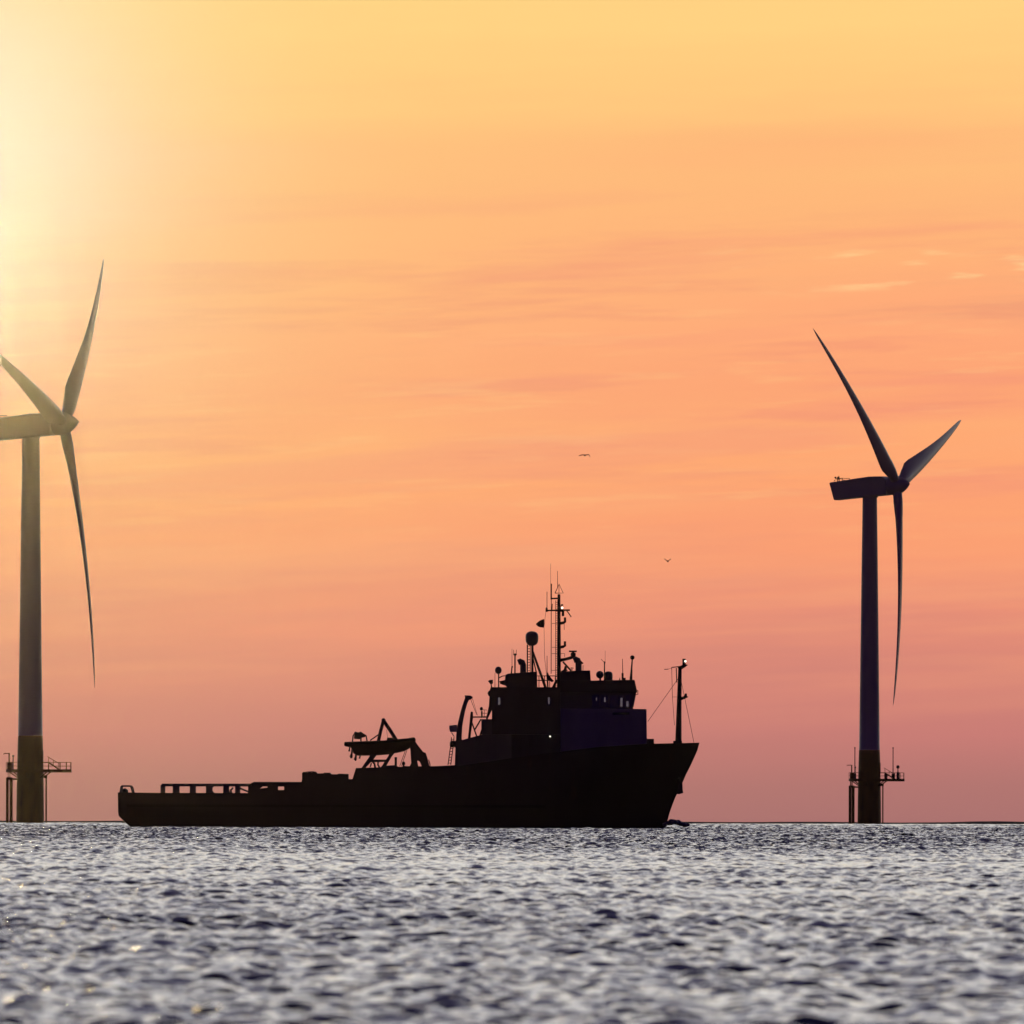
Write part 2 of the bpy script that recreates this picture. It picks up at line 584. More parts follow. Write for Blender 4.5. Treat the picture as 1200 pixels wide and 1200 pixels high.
def turbine(loc, label, ax, angles, tall_poles, filled):
    root = empty('wind_turbine', loc, label, 'wind turbine', 'wind turbines out at sea')
    nrm = math.hypot(*ax)
    tilt = R(6.3)
    axis = Vector((ax[0] / nrm * math.cos(tilt), ax[1] / nrm * math.cos(tilt), math.sin(tilt)))
    hor = Vector((axis.x, axis.y, 0)).normalized()
    h = Vector((-hor.y, hor.x, 0))              # to the right for one looking at the rotor from upwind
    h = Vector((-axis.y, axis.x, 0)).normalized()
    up = h.cross(-axis).normalized()
    if up.z < 0: up = -up
    # foundation
    MB().lathe((0, 0, 0), (0, 0, 1), [(2.44, -6), (2.42, 0), (2.36, 6.0), (2.30, 9.6), (2.22, 13), (2.15, 15.3)], 40).build('transition_piece', M_YELLOW, root, True)
    MB().lathe((0, 0, 0), (0, 0, 1), [(2.14, 15.32), (2.145, 15.6), (2.13, 15.62), (2.02, 24), (1.83, 40), (1.64, 56), (1.48, 67.9)], 40).build('tower', M_TOWER, root, True)
    MB().lathe((0, 0, 0), (0, 0, 1), [(1.52, 67.2), (1.66, 67.25), (1.66, 68.2), (1.5, 68.3)], 32).build('yaw_bearing', M_TOWER, root, True)
    # platform: round deck with a wider lay-down end
    pts = [(4.25 * math.cos(R(d)), 4.25 * math.sin(R(d))) for d in range(40, 321, 10)] + [(7.2, -2.75), (7.2, 2.75)]
    mb = MB()
    vs = [(x, y, 8.88) for x, y in pts] + [(x, y, 9.42) for x, y in pts]
    n = len(pts)
    mb.add(vs, [tuple(range(n))[::-1], tuple(range(n, 2 * n))] + [(i, (i + 1) % n, (i + 1) % n + n, i + n) for i in range(n)])
    for k in range(6):
        a = R(60 * k + 20)
        mb.tube((2.2 * math.cos(a), 2.2 * math.sin(a), 7.9), (3.9 * math.cos(a), 3.9 * math.sin(a), 9.0), 0.11)
    mb.build('platform', M_YELLOW, root)
    mb = MB()
    for zz in (10.0, 10.66):
        mb.path([(x * 0.985, y * 0.985, zz) for x, y in pts + pts[:1]], 0.05, 6)
    for i, (x, y) in enumerate(pts):
        if i % 2 == 0 or i >= n - 2:
            mb.tube((x * .985, y * .985, 9.42), (x * .985, y * .985, 10.68), 0.055, seg=6)
    for yy in (-1.4, 0, 1.4):
        mb.tube((7.09, yy, 9.42), (7.09, yy, 10.68), 0.055, seg=6)
    for xx in (5.2, 6.3):
        for s in (-1, 1):
            mb.tube((xx, s * 2.75, 9.42), (xx, s * 2.75, 10.68), 0.055, seg=6)
    mb.build('railing', M_YELLOW, root)
    # door landing and stair
    mb = MB()
    mb.box(2.1, 3.3, -1.2, 0.2, 10.55, 10.72)
    for s in (-1.2, 0.2):
        mb.tube((3.25, s, 10.6), (5.0, s, 9.45), 0.14, seg=6)
        mb.tube((3.0, s, 11.65), (5.0, s, 10.5), 0.05, seg=6)
        for q in range(3):
            xx = 3.2 + q * 0.85
            mb.tube((xx, s, 10.6 - q * 0.5), (xx, s, 11.6 - q * 0.5), 0.045, seg=6)
    for q in range(6):
        xx = 3.35 + q * 0.28
        mb.box(xx, xx + 0.24, -1.15, 0.15, 10.42 - q * 0.19, 10.46 - q * 0.19)
    mb.build('stair', M_YELLOW, root)
    MB().box(2.19, 2.3, -0.95, -0.05, 10.75, 12.7).build('door', M_STEEL, root)
    # boat landing on the left of the pile
    mb = MB()
    for (xx, yy) in ((-3.98, -0.85), (-3.30, 0.85)):
        mb.tube((xx, yy, -5), (xx, yy, 7.95), 0.30 if filled else 0.25)
        for zz in (-2.0, 7.7):
            mb.tube((xx, yy, zz), (-1.6, yy * 0.9, zz), 0.15)
    mb.tube((-3.98, -.85, 7.85), (-3.30, .85, 7.85), 0.2)
    mb.build('boat_landing', M_YELLOW, root)
    mb = MB()
    for (xx, yy) in ((-3.86, -0.25), (-3.54, 0.25)):
        mb.tube((xx, yy, -4), (xx, yy, 9.2), 0.10 if filled else 0.05, seg=8)
    for q in range(40):
        zz = -0.5 + q * 0.24
        mb.tube((-3.86, -.25, zz), (-3.54, .25, zz), 0.05 if filled else 0.03, seg=6)
    mb.build('ladder', M_YELLOW, root)
    mb = MB()
    mb.tube((2.78, 0.3, -5), (2.78, 0.3, 8.4), 0.14)
    mb.box(2.1, 2.95, 0.05, 0.55, 7.9, 8.4)
    mb.build('cable_tube', M_YELLOW, root)
    # davit and small gear on the platform
    mb = MB()
    mb.tube((-3.65, -1.2, 9.42), (-3.65, -1.2, 12.25), 0.13)
    mb.path([(-3.65, -1.2, 12.2), (-4.55, -1.25, 12.2), (-4.62, -1.25, 12.0)], 0.075)
    mb.box(-4.0, -3.3, -1.5, -0.9, 9.42, 10.6)
    mb.build('davit_crane', M_YELLOW, root)
    mb = MB().tube((-2.95, -2.3, 9.42), (-2.95, -2.3, 11.7), 0.10)
    mb.ball((-2.95, -2.3, 11.75), 0.2).build('navigation_lantern', M_STEEL, root)
    if tall_poles:
        for xx, yy in ((-2.95, 2.6), (4.9, 2.5)):
            mb = MB().tube((xx, yy, 9.42), (xx, yy, 15.8), 0.11, 0.09)
            mb.ball((xx, yy, 15.75), 0.16)
            mb.box(xx - 0.28, xx + 0.28, yy - 0.25, yy + 0.25, 9.42, 10.5).build('light_pole', M_STEEL, root)
        mb = MB().lathe((5.85, -1.6, 9.42), (0, 0, 1), [(0.30, 0), (0.30, 1.25), (0.12, 1.4), (0.09, 2.05), (0.32, 2.2), (0.36, 2.45), (0.25, 2.72), (0.05, 2.8)], 14)
        mb.build('navigation_lantern', M_STEEL, root)
        MB().box(3.1, 3.75, 1.9, 2.5, 9.42, 10.5).build('switch_cabinet', M_STEEL, root)
    # nacelle: side outline extruded across, in the frame of the rotor axis
    hubz = 69.75
    rot_axis = axis
    nt_ = R(4.6)
    axis = Vector((hor.x * math.cos(nt_), hor.y * math.cos(nt_), math.sin(nt_)))
    C0 = Vector((0, 0, hubz + 0.1)) + hor * 5.85 - axis * 5.85
    side = hor.cross(Vector((0, 0, 1))).normalized()
    out_ = [(-8.45, 1.62), (-7.7, -2.12), (-2.0, -2.02), (4.05, -2.0), (4.15, -1.2), (4.15, 1.2), (3.4, 1.95), (0.5, 2.12), (-3.5, 1.90)]
    mb = MB()
    vs = []
    upn = axis.cross(side); upn = upn if upn.z > 0 else -upn
    for s in (-1, 1):
        for u, zz in out_:
            wd = 1.75 if u > -6 else 1.45
            vs.append(C0 + axis * u + upn * zz + side * s * wd)
    n = len(out_)
    mb.add(vs, [tuple(range(n)), tuple(range(2 * n - 1, n - 1, -1))] + [(i, i + n, (i + 1) % n + n, (i + 1) % n) for i in range(n)])
    nac = mb.build('nacelle', M_TOWER, root, False, 0.3)
    mb = MB()
    base = lambda u, s, zz: C0 + axis * u + side * s + upn * zz
    mb.tube(base(-7.2, -.5, 1.3), base(-7.2, -.5, 2.75), 0.11, seg=6)
    mb.tube(base(-6.55, .3, 1.3), base(-6.55, .3, 2.85), 0.11, seg=6)
    mb.tube(base(-7.65, -.5, 2.4), base(-6.85, -.5, 2.4), 0.09, seg=6)
    mb.tube(base(-6.8, .3, 2.3), base(-6.2, .3, 2.3), 0.09, seg=6)
    mb.ball(base(-7.65, -.5, 2.6), 0.2, seg=8)
    mb.ball(base(-6.9, -.5, 2.55), 0.18, seg=8)
    mb.tube(base(-6.0, 0, 1.3), base(-6.0, 0, 2.45), 0.09, seg=6)
    mb.path([base(-6.0, 0, 2.0), base(-5.4, 0, 1.9), base(-5.2, 0, 1.5)], 0.05, 6)
    mb.path([base(-7.5, .9, 1.4), base(-7.4, .9, 2.0), base(-5.4, .9, 2.25), base(-4.0, .9, 2.1), base(-3.9, .9, 1.7)], 0.06, 6)
    mb.build('weather_mast', M_STEEL, root)
    axis = rot_axis
    HC = Vector((0, 0, hubz)) + hor * 5.92
    MB().lathe(HC, axis, [(1.2, -1.75), (1.78, -1.7), (1.98, -0.9), (1.98, 0.2), (1.80, 0.8), (1.38, 1.55), (0.88, 2.2), (0.46, 2.62), (0.18, 2.85), (0.01, 2.92)], 32).build('hub', M_TOWER, root, True)
    # blades
    RAD = 46.7
    qs = [0.03, 0.045, 0.06, 0.08, 0.105, 0.13, 0.15, 0.175, 0.20, 0.24, 0.28, 0.33, 0.40, 0.48, 0.56, 0.64, 0.72, 0.80, 0.87, 0.92, 0.955, 0.98, 0.993, 1.0]
    for a in angles:
        a = R(a)
        rd = up * math.cos(a) + h * math.sin(a)
        tg = -up * math.sin(a) + h * math.cos(a)
        rings = []
        for q in qs:
            c, th, tw = chord_at(q)
            bt = R(tw + 1.5)
            cd = tg * math.cos(bt) + axis * math.sin(bt)
            nd = axis * math.cos(bt) - tg * math.sin(bt)
            cen = HC + rd * (q * RAD) + axis * (0.1 + 2.3 * q - 4.0 * q ** 2.0)
            blend = min(max((q - 0.045) / 0.11, 0), 1)
            pa = 0.5 + (0.30 - 0.5) * blend
            ring = []
            for k in range(24):
                w = 2 * math.pi * k / 24
                s = 0.5 - 0.5 * math.cos(w)          # 0 leading edge .. 1 trailing edge
                circ = 0.5 * math.sin(w)
                yt = 5 * 0.2 * (0.2969 * math.sqrt(s) - 0.126 * s - 0.3516 * s * s + 0.2843 * s ** 3 - 0.1036 * s ** 4) * 5 * 0.2
                foil = (1 if math.sin(w) >= 0 else -1) * yt * 5 + 0.12 * (s - s * s)
                y = circ * (1 - blend) + foil * blend
                ring.append(cen + cd * ((pa - s) * c) + nd * (y * c * th))
            rings.append(ring)
        MB().loft(rings).build('blade', M_BLADE, root, True)
    return root


D_R, D_L = 5790.0, 4915.0
def at(px, d):
    return (px - 600.0) / F_PX * d
turbine((at(1019.3, D_R), D_R, drop(D_R)), 'smaller dark wind turbine with light poles on its platform, right of the ship', (0.926, -0.378), (-46.6, 72.3, 193.0), True, True)
turbine((at(36.0, D_L), D_L, drop(D_L)), 'larger hazy wind turbine in the yellow glow left of the ship stern', (0.951, -0.310), (50.4, 171.2, 290.8), False, False)

# ------------------------------------------------------------------ the ship
PPM = 11.0                # pixels per metre at the ship
D_S = 3000.0
SHIP = (at(480.0, D_S), D_S, drop(D_S) + 0.22)
ship = empty('supply_ship', SHIP, 'black offshore supply ship with bow to the right, tall mast and low open aft deck', 'ship')
WL = 969.8


def X(px): return (px - 480.0) / PPM
def Z(py): return (WL - py) / PPM
def P(px, py, y=0.0): return (X(px), y, Z(py))
def poly(*pts): return [(X(a), Z(b)) for a, b in pts]


def hull():
    tops = [(139.5, 930), (200, 930.5), (352, 930.5), (355, 914), (414, 914), (418, 901), (470, 899.5), (540, 898), (575, 893), (600, 889), (640, 883.5), (700, 876), (760, 872), (800, 871), (820.5, 870.5)]
    tx, ty = zip(*tops)
    xs = sorted(set(list(np.linspace(139.5, 820.5, 70)) + list(tx) + [812, 816, 819]))
    stern = ([969.8 + 16, 969.8, 957, 930, 880], [176, 153.5, 140, 139.5, 139.5])
    bow_y = [869, 874, 879, 896, 912, 919, 932, 950, 967, 990]
    bow_x = [820.0, 820.5, 818, 810.5, 802.3, 800, 793, 786, 781.5, 776]
    bmb = MB()
    nt = 14
    side = []
    L0, L1 = 139.5, 820.5
    for x in xs:
        s = (x - L0) / (L1 - L0)
        ytop = float(np.interp(x, tx, ty))
        col = []
        for k in range(nt):
            t_ = k / (nt - 1)
            y = (WL + 20) + (ytop - (WL + 20)) * t_
            xl = float(np.interp(-y, [-v for v in stern[0]], stern[1]))
            xr = float(np.interp(y, bow_y, bow_x))
            xx = min(max(x, xl), xr)
            # half breadth: full amidships, pointed bow, flaring upward
            zf = t_
            fb = min(max((xr - xx) / (120 + 90 * (1 - zf)), 0), 1)
            hb = 6.6 * (1 - (1 - fb) ** (2.4 if zf > 0.6 else 2.0))
            hs = min(max((xx - xl) / 18.0, 0), 1)
            hb *= (0.90 + 0.10 * hs)
            hb *= 0.90 + 0.10 * min(1, zf * 1.6)
            col.append((X(xx), max(hb, 0.04), Z(y)))
        side.append(col)
    n = len(xs)
    vs = []
    for col in side: vs += [(a, -b_, c) for a, b_, c in col]
    for col in side: vs += [(a, b_, c) for a, b_, c in col]
    fs = []
    o = n * nt
    for i in range(n - 1):
        for k in range(nt - 1):
            a = i * nt + k
            fs.append((a, a + nt, a + nt + 1, a + 1))
            fs.append((a + o, a + 1 + o, a + nt + 1 + o, a + nt + o))
        fs.append((i * nt + nt - 1, (i + 1) * nt + nt - 1, (i + 1) * nt + nt - 1 + o, i * nt + nt - 1 + o))
        fs.append((i * nt, i * nt + o, (i + 1) * nt + o, (i + 1) * nt))
    for k in range(nt - 1):
        fs.append((k, k + 1, k + 1 + o, k + o))
        e = (n - 1) * nt
        fs.append((e + k, e + k + o, e + k + 1 + o, e + k + 1))
    bmb.add(vs, fs)
    h_ = bmb.build('hull', M_HULL, ship)
    h_.data.shade_smooth()
    h_.data.set_sharp_from_angle(angle=R(30))
    return h_


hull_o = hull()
# rubbing strake along both sides and anchor in its pocket
for s in (-1, 1):
    MB().box(X(150), X(640), s * 6.62 - 0.1, s * 6.62 + 0.1, Z(947), Z(944)).build('rubbing_strake', M_RUBBER, ship)
for s in (-1, 1):
    mb = MB()
    mb.prism(poly((796, 919), (800.3, 918), (800.6, 926), (801.2, 929.5), (796, 931), (792, 930), (795, 926)), s * 0.75 - 0.35, s * 0.75 + 0.35)
    mb.tube(P(796, 912, s * 0.9), P(798.5, 922, s * 0.75), 0.16)
    mb.build('anchor', M_RIG, ship)

# stern roller hoop
for s in (-5.6, 5.6):
    MB().path([P(142.2, 931, s), P(143.2, 923.5, s), P(144, 922.5, s), P(154, 922.5, s), P(155.2, 924, s), P(157, 931, s)], 0.085, 8).build('stern_hoop', M_GREY, ship)
MB().lathe(P(147, 929, -1), (0, 1, 0), [(0.35, 0), (0.35, 2)], 14).build('stern_roller', M_RIG, ship)
for s in (-5.0, 5.0):
    MB().lathe(P(147, 931, s), (0, 0, 1), [(0.2, 0), (0.2, 0.15), (0.26, 0.2), (0.24, 0.38), (0.1, 0.46)], 12).build('towing_pin', M_RIG, ship)

# cargo rails, both sides: open frames, then the plated part with two small openings
def cargo_rail(s):
    y0, y1 = (s * 6.1 - 0.22, s * 6.1 + 0.22)
    mb = MB()
    mb.prism(poly((189.5, 931), (189.5, 922), (191.5, 919.6), (296, 919.4), (296, 922.8), (193.7, 922.8), (193.4, 931)), y0, y1)
    for a, b_ in ((203.7, 210.3), (223.7, 229.4), (242.6, 249), (262.7, 268.6), (276.7, 281.6)):
        mb.prism(poly((a, 931), (a, 922.3), (b_, 922.3), (b_, 931)), y0 + .01, y1 - .01)
    mb.prism(poly((248, 925), (251.5, 922.2), (248, 922.2)), y0 + .02, y1 - .02)
    mb.prism(poly((248, 927), (252, 931), (248, 931)), y0 + .02, y1 - .02)
    mb.prism(poly((281, 923.5), (292, 928.4), (295, 928.4), (295, 931), (292, 930), (281, 925.5)), y0 + .02, y1 - .02)
    if s < 0:
        mb.prism(poly((270, 927), (274, 923.6), (275, 925), (271.5, 929)), y0 + .03, y1 - .03)
        mb.prism(poly((268, 929), (273, 928), (274, 931), (268, 931)), y0 + .03, y1 - .03)
    o = mb.build('cargo_rail', M_GREY, ship)
    mb = MB()
    # plated part
    mb.prism(poly((292, 931), (292, 922.5), (296, 918.5), (299, 917.4), (355, 917.4), (355, 922.8), (308, 922.8), (304, 925.6), (304, 931)), y0, y1)
    mb.prism(poly((304, 931), (304, 925.6), (308, 924.8), (314.5, 924), (314.5, 922.7), (326, 922.7), (326, 926.8), (334, 926.8), (334, 922.7), (355, 922.7), (355, 931)), y0 + .01, y1 - .01)
    mb.build('bulwark_plate', M_HULL, ship)
for s in (-1, 1): cargo_rail(s)

# working deck block ahead of the cargo deck
mb = MB()
mb.prism(poly((355, 932), (355, 906.6), (372, 906.4), (373, 907.4), (380, 907.2), (381, 906.4), (388, 906.6), (389, 908.2), (396, 908.4), (398, 907.6), (409, 908), (409, 932)), -6.3, 6.3)
mb.build('deck_housing', M_HULL, ship)
for i, x in enumerate((358, 364, 369)):
    MB().tube(P(x, 906.6, -5.9), P(x, 905.6, -5.9), 0.22).build('mooring_bitt', M_RIG, ship)
mb = MB()
mb.path([P(356, 906.5, -6), P(362, 905.6, -6), P(368, 905.3, -6), P(372, 906.2, -6)], 0.06, 6)
mb.build('mooring_line', M_RIG, ship)
# raised deck under the rescue boat
mb = MB()
mb.prism(poly((417, 915), (425, 909), (430, 905.5), (444, 905.5), (448, 898.5), (463, 897.5), (468, 899.5), (472, 899.5), (473, 898.5), (505, 899), (540, 897), (540, 905), (520, 910), (470, 914)), -4.6, 4.6)
mb.build('boat_deck', M_DARK, ship)

# davit that carries the rescue boat
yb = -3.4
for s in (-0.9, 0.9):
    mb = MB()
    mb.prism(poly((416, 913), (434, 887), (434, 884.5), (443, 884.5), (439, 890), (428, 902), (420, 913)), yb + s - 0.18, yb + s + 0.18)
    mb.prism(poly((446, 902), (456, 886.5), (457, 884), (464, 882.5), (460, 887), (453, 899)), yb + s - 0.18, yb + s + 0.18)
    mb.prism(poly((435, 891), (456, 891), (455, 893.6), (433, 894.4)), yb + s - 0.15, yb + s + 0.15)
    mb.path([P(437, 893, yb + s), P(439.5, 896, yb + s), P(440.5, 901, yb + s)], 0.12, 6)
    mb.path([P(444, 893, yb + s), P(443.5, 897, yb + s), P(446, 901, yb + s)], 0.10, 6)
    mb.path([P(436, 895, yb + s), P(434.5, 900, yb + s)], 0.08, 6)
    mb.build('boat_cradle', M_RIG, ship)
mb = MB()
mb.prism(poly((480.5, 899.5), (482.5, 895), (481.5, 880), (480.5, 873), (487, 869.5), (491, 875), (496.5, 882), (499.5, 883), (501.2, 888), (504, 899.5), (495, 899.5), (492.6, 893.5), (490.3, 892), (489.6, 892.6), (491, 899.5)), yb - 0.45, yb + 0.45)
mb.path([P(503, 891, yb), P(504.6, 897, yb), P(504.4, 900, yb)], 0.06, 6)
mb.build('davit_arm', M_RIG, ship)
MB().tube(P(475.5, 881, yb), P(469, 899, yb), 0.035, seg=6).build('fall_wire', M_RIG, ship)
MB().tube(P(477.5, 880, yb), P(471, 899, yb), 0.035, seg=6).build('fall_wire', M_RIG, ship)
mb = MB()
mb.lathe(P(464.4, 899, -2), (0, 0, 1), [(0.13, 0), (0.13, 0.85), (0.16, 0.86), (0.16, 0.95), (0.05, 1.0)], 12)
mb.build('vent_pipe', M_RIG, ship)
mb = MB()
mb.lathe(P(473.5, 899.5, -2), (0, 0, 1), [(0.10, 0), (0.10, 0.22), (0.19, 0.23), (0.19, 0.42), (0.10, 0.55), (0.02, 0.58)], 12)
mb.build('mushroom_vent', M_RIG, ship)

# deck crane aft of the deckhouse
yc = -2.6
mb = MB()
mb.prism(poly((533.5, 900), (534.5, 868), (541, 868), (542, 900)), yc - 0.7, yc + 0.7)
mb.build('crane_pedestal', M_GREY, ship)
mb = MB()
cl = [(538.2, 874, 3.4), (538.4, 862, 3.3), (539.3, 852, 3.0), (541, 843, 2.7), (543.2, 833, 2.5), (545.8, 824.5, 2.4), (548, 819, 2.6), (549.5, 816.6, 2.0)]
rings = []
for i, (a, b_, w) in enumerate(cl):
    p0 = cl[max(i - 1, 0)]; p1 = cl[min(i + 1, len(cl) - 1)]
    d = Vector((p1[0] - p0[0], -(p1[1] - p0[1]))).normalized()
    nx, nz = d.y, -d.x
    w /= PPM
    c = Vector(P(a, b_, yc))
    rings.append([c + Vector((nx * w, -0.25, nz * w)), c + Vector((nx * w, 0.25, nz * w)), c + Vector((-nx * w, 0.25, -nz * w)), c + Vector((-nx * w, -0.25, -nz * w))])
mb.loft(rings)
mb.prism(poly((545, 815.6), (551.5, 815.8), (554.8, 817.5), (553, 820), (549, 821.5), (545.5, 820)), yc - 0.3, yc + 0.3)
mb.build('crane_boom', M_GREY, ship, False, 0.03)
mb = MB()
mb.prism(poly((527, 851), (536, 850), (536, 858.5), (528, 858.6), (527, 855)), yc - 0.55, yc + 0.55)
mb.path([P(529.5, 859, yc), P(533, 864, yc)], 0.05, 6)
mb.build('crane_cab', M_WHITE, ship, False, 0.04)
mb = MB()
mb.lathe(P(527.6, 872.8, yc), (1, 0, 0), [(0.2, 0), (0.36, 0.1), (0.36, 0.62), (0.25, 0.8)], 14)
mb.build('crane_winch', M_RIG, ship)
mb = MB()
for off in (0.0, 3.2):
    mb.path([P(525.6 + off, 897, yc - 0.3), P(529.2 + off, 870, yc - 0.3), P(529.6 + off * 0.9, 864.8, yc - 0.3)], 0.055, 6)
for k in range(9):
    y_ = 895 - k * 3.4
    x_ = 525.9 + (897 - y_) / 27 * 3.5
    mb.tube(P(x_, y_, yc - .3), P(x_ + 3.2, y_, yc - .3), 0.04, seg=6)
mb.build('ladder', M_RIG, ship)
MB().tube(P(551.5, 819, yc), P(559, 838, yc), 0.03, seg=6).build('crane_wire', M_RIG, ship)
MB().tube(P(553.6, 818, yc), P(560, 839, yc), 0.022, seg=6).build('crane_wire', M_RIG, ship)

# lattice frame between crane and house
mb = MB()
for yy in (-2.2, 2.2):
    mb.prism(poly((548.8, 867), (551.6, 838), (552.2, 834.5), (554.6, 835), (554.8, 841), (551.6, 867)), yy - 0.12, yy + 0.12)
    mb.tube(P(553, 841, yy), P(572, 840.8, yy), 0.075, seg=6)
    mb.tube(P(553, 846, yy), P(559.4, 864.5, yy), 0.085, seg=6)
    mb.tube(P(557, 855.5, yy), P(564, 843.5, yy), 0.085, seg=6)
    mb.tube(P(562.5, 864, yy), P(565, 856, yy), 0.085, seg=6)
mb.tube(P(553, 836, -2.2), P(553, 836, 2.2), 0.1)
mb.build('lattice_frame', M_RIG, ship)
mb = MB()
mb.path([P(565.2, 842, -3), P(565, 834, -3)], 0.09, 8)
mb.ball(P(564.6, 831.4, -3), 0.17, 1.2)
mb.tube(P(565, 832.5, -3), P(571, 832.8, -3), 0.03, seg=6)
mb.tube(P(565, 836.4, -3), P(571, 836.6, -3), 0.03, seg=6)
mb.tube(P(568, 832.5, -3), P(568, 842, -3), 0.03, seg=6)
mb.build('railing', M_RIG, ship)

# deckhouses
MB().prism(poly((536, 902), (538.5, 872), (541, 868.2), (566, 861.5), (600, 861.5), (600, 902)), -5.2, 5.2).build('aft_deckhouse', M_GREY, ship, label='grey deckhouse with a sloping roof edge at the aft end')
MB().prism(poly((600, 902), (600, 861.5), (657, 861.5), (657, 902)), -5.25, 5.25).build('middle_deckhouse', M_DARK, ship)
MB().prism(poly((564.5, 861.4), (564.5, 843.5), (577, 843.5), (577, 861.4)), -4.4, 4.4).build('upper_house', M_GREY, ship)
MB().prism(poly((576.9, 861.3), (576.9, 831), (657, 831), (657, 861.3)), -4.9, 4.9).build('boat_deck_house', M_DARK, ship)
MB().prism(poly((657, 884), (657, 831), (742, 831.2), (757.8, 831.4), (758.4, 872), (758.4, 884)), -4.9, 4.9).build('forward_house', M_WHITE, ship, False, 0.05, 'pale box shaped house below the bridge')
MB().prism(poly((758.3, 880), (758.3, 866.2), (766.6, 866.2), (767, 880)), -3.2, 3.2).build('windlass_housing', M_DARK, ship)
# rounded brow below the wheelhouse windows and side door with lamp
MB().prism(poly((718, 835.5), (738, 835), (738, 838), (718, 838.3)), -5.0, -4.9).build('fairlead', M_DARK, ship)
MB().box(X(640), X(645.5), -5.33, -5.25, Z(884), Z(866)).build('side_door', M_DARK, ship)
MB().ball(P(645, 863.6, -5.38), 0.09).build('deck_lamp', M_LAMP, ship)


def slotted(mb, x0, x1, yt, yb_, slots, hw):
    """block of full beam with narrow see-through slots (window seen against window)"""
    c = x0
    for (a, b_, t_, u) in slots:
        mb.prism(poly((c, yb_), (c, yt), (a, yt), (a, yb_)), -hw, hw)
        mb.prism(poly((a, t_), (a, yt), (b_, yt), (b_, t_)), -hw, hw)
        mb.prism(poly((a, yb_), (a, u), (b_, u), (b_, yb_)), -hw, hw)
        c = b_
    mb.prism(poly((c, yb_), (c, yt), (x1, yt), (x1, yb_)), -hw, hw)


mb = MB()
slotted(mb, 577.5, 656.5, 806.0, 831.0, [(584.0, 586.6, 818.2, 826.4), (642.6, 644.6, 818, 825.5)], 4.3)
mb.prism(poly((574.5, 809), (575.5, 806.2), (577.6, 806.2), (577.6, 831), (571, 845), (570, 843), (573.3, 828)), -3.9, 3.9)
mb.build('bridge_deck_house', M_DARK, ship)
for a, b_ in ((583, 587.6), (641.5, 645.6)):
    for s in (-1, 1): MB().box(X(a), X(b_), s * 4.31 - 0.006, s * 4.31 + 0.006, Z(827.5), Z(817.2)).build('window', M_GLASS, ship)
MB().prism(poly((594.5, 806), (591.5, 803), (592.5, 791.5), (596, 790), (629.6, 787.6), (630, 806)), -2.6, 2.6).build('funnel_casing', M_DARK, ship, False, 0.06)
MB().prism(poly((571.5, 813), (573.5, 809.6), (577.4, 809.6), (577.4, 817.5), (573, 816.5)), -1, 1).build('horn', M_RIG, ship, False, 0.08)

# wheelhouse
mb = MB()
slotted(mb, 656.6, 737.6, 812.5, 831.0, [(698.6, 699.9, 818, 821.5), (708.0, 710.2, 817.5, 823.2), (727.3, 730.0, 818, 828.6), (734.2, 737.2, 822, 828.6)], 4.6)
mb.prism(poly((737.6, 831), (737.6, 812.5), (745.6, 812.5), (742.0, 831)), -4.6, 4.6)
mb.build('wheelhouse', M_GREY, ship)
MB().prism(poly((656.6, 812.4), (656.6, 798), (692, 798.2), (743.6, 797.2), (744.2, 799), (746.8, 811), (746.4, 812.4)), -5.0, 5.0).build('wheelhouse_roof', M_DARK, ship, False, 0.05)
for a, b_ in ((694, 702), (704, 713), (715, 724), (725.4, 732), (733, 740)):
    for s in (-1, 1): MB().box(X(a), X(b_), s * 4.61 - 0.006, s * 4.61 + 0.006, Z(829.5), Z(815)).build('window', M_GLASS, ship)
for k in range(5):
    MB().prism(poly((745.3, 814.5), (745.5, 814.5), (742.8, 828.5), (742.6, 828.5)), -4.3 + k * 1.75, -4.3 + k * 1.75 + 1.5).build('window', M_GLASS, ship)
mb = MB()
mb.path([P(744.5, 810, -4.8), P(747.6, 809.6, -4.8), P(747.6, 814.3, -4.8), P(745, 814.3, -4.8)], 0.05, 6)
mb.build('wing_lamp', M_RIG, ship)
MB().prism(poly((656.5, 798.2), (656.5, 788.5), (660, 787.6), (676, 786.4), (691.8, 786.2), (692.6, 798.2)), -2.8, 2.8).build('monkey_island', M_DARK, ship, False, 0.05)


# gear on the roofs
def dome(px, py, r, y, sz=1.0, base=None, pr=1.2):
    mb = MB().ball(P(px, py, y), r / PPM, sz, 20)
    if base:
        mb.tube(P(px + 0.4, py + r * 0.8, y), P(px + 0.5, base, y), pr / PPM, seg=8)
    return mb.build('satellite_dome', M_DOME, ship, True)


dome(584.3, 786.2, 4.0, -2.4, 1.12, 806.4, 0.75)
mb = MB().lathe(P(623.6, 748.3, 0), (0, 0, 1), [(0.28, -0.80), (0.52, -0.64), (0.66, -0.38), (0.69, 0.12), (0.66, 0.38), (0.52, 0.58), (0.3, 0.70), (0.02, 0.74)], 24)
mb.build('satellite_dome', M_DOME, ship, True, label='largest dome, on top of its own ladder post')
dome(703.2, 791.2, 4.5, -2.8, 1.0, 798.4, 1.2)
mb = MB().lathe(P(713.2, 798.3, -1.2), (0, 0, 1), [(0.45, 0), (0.47, 0.6), (0.42, 0.85), (0.25, 0.98), (0.02, 1.02)], 20)
mb.build('satellite_dome', M_DOME, ship, True)
mb = MB().tube(P(742.2 - 3, 798, -3), P(741.2, 772, -3), 0.12, 0.07, 8)
mb.ball(P(741.2, 771, -3), 0.24)
mb.tube(P(739.6, 797, -3), P(740.3, 785, -3), 0.16, 0.10, 8)
mb.build('dome_antenna', M_RIG, ship)
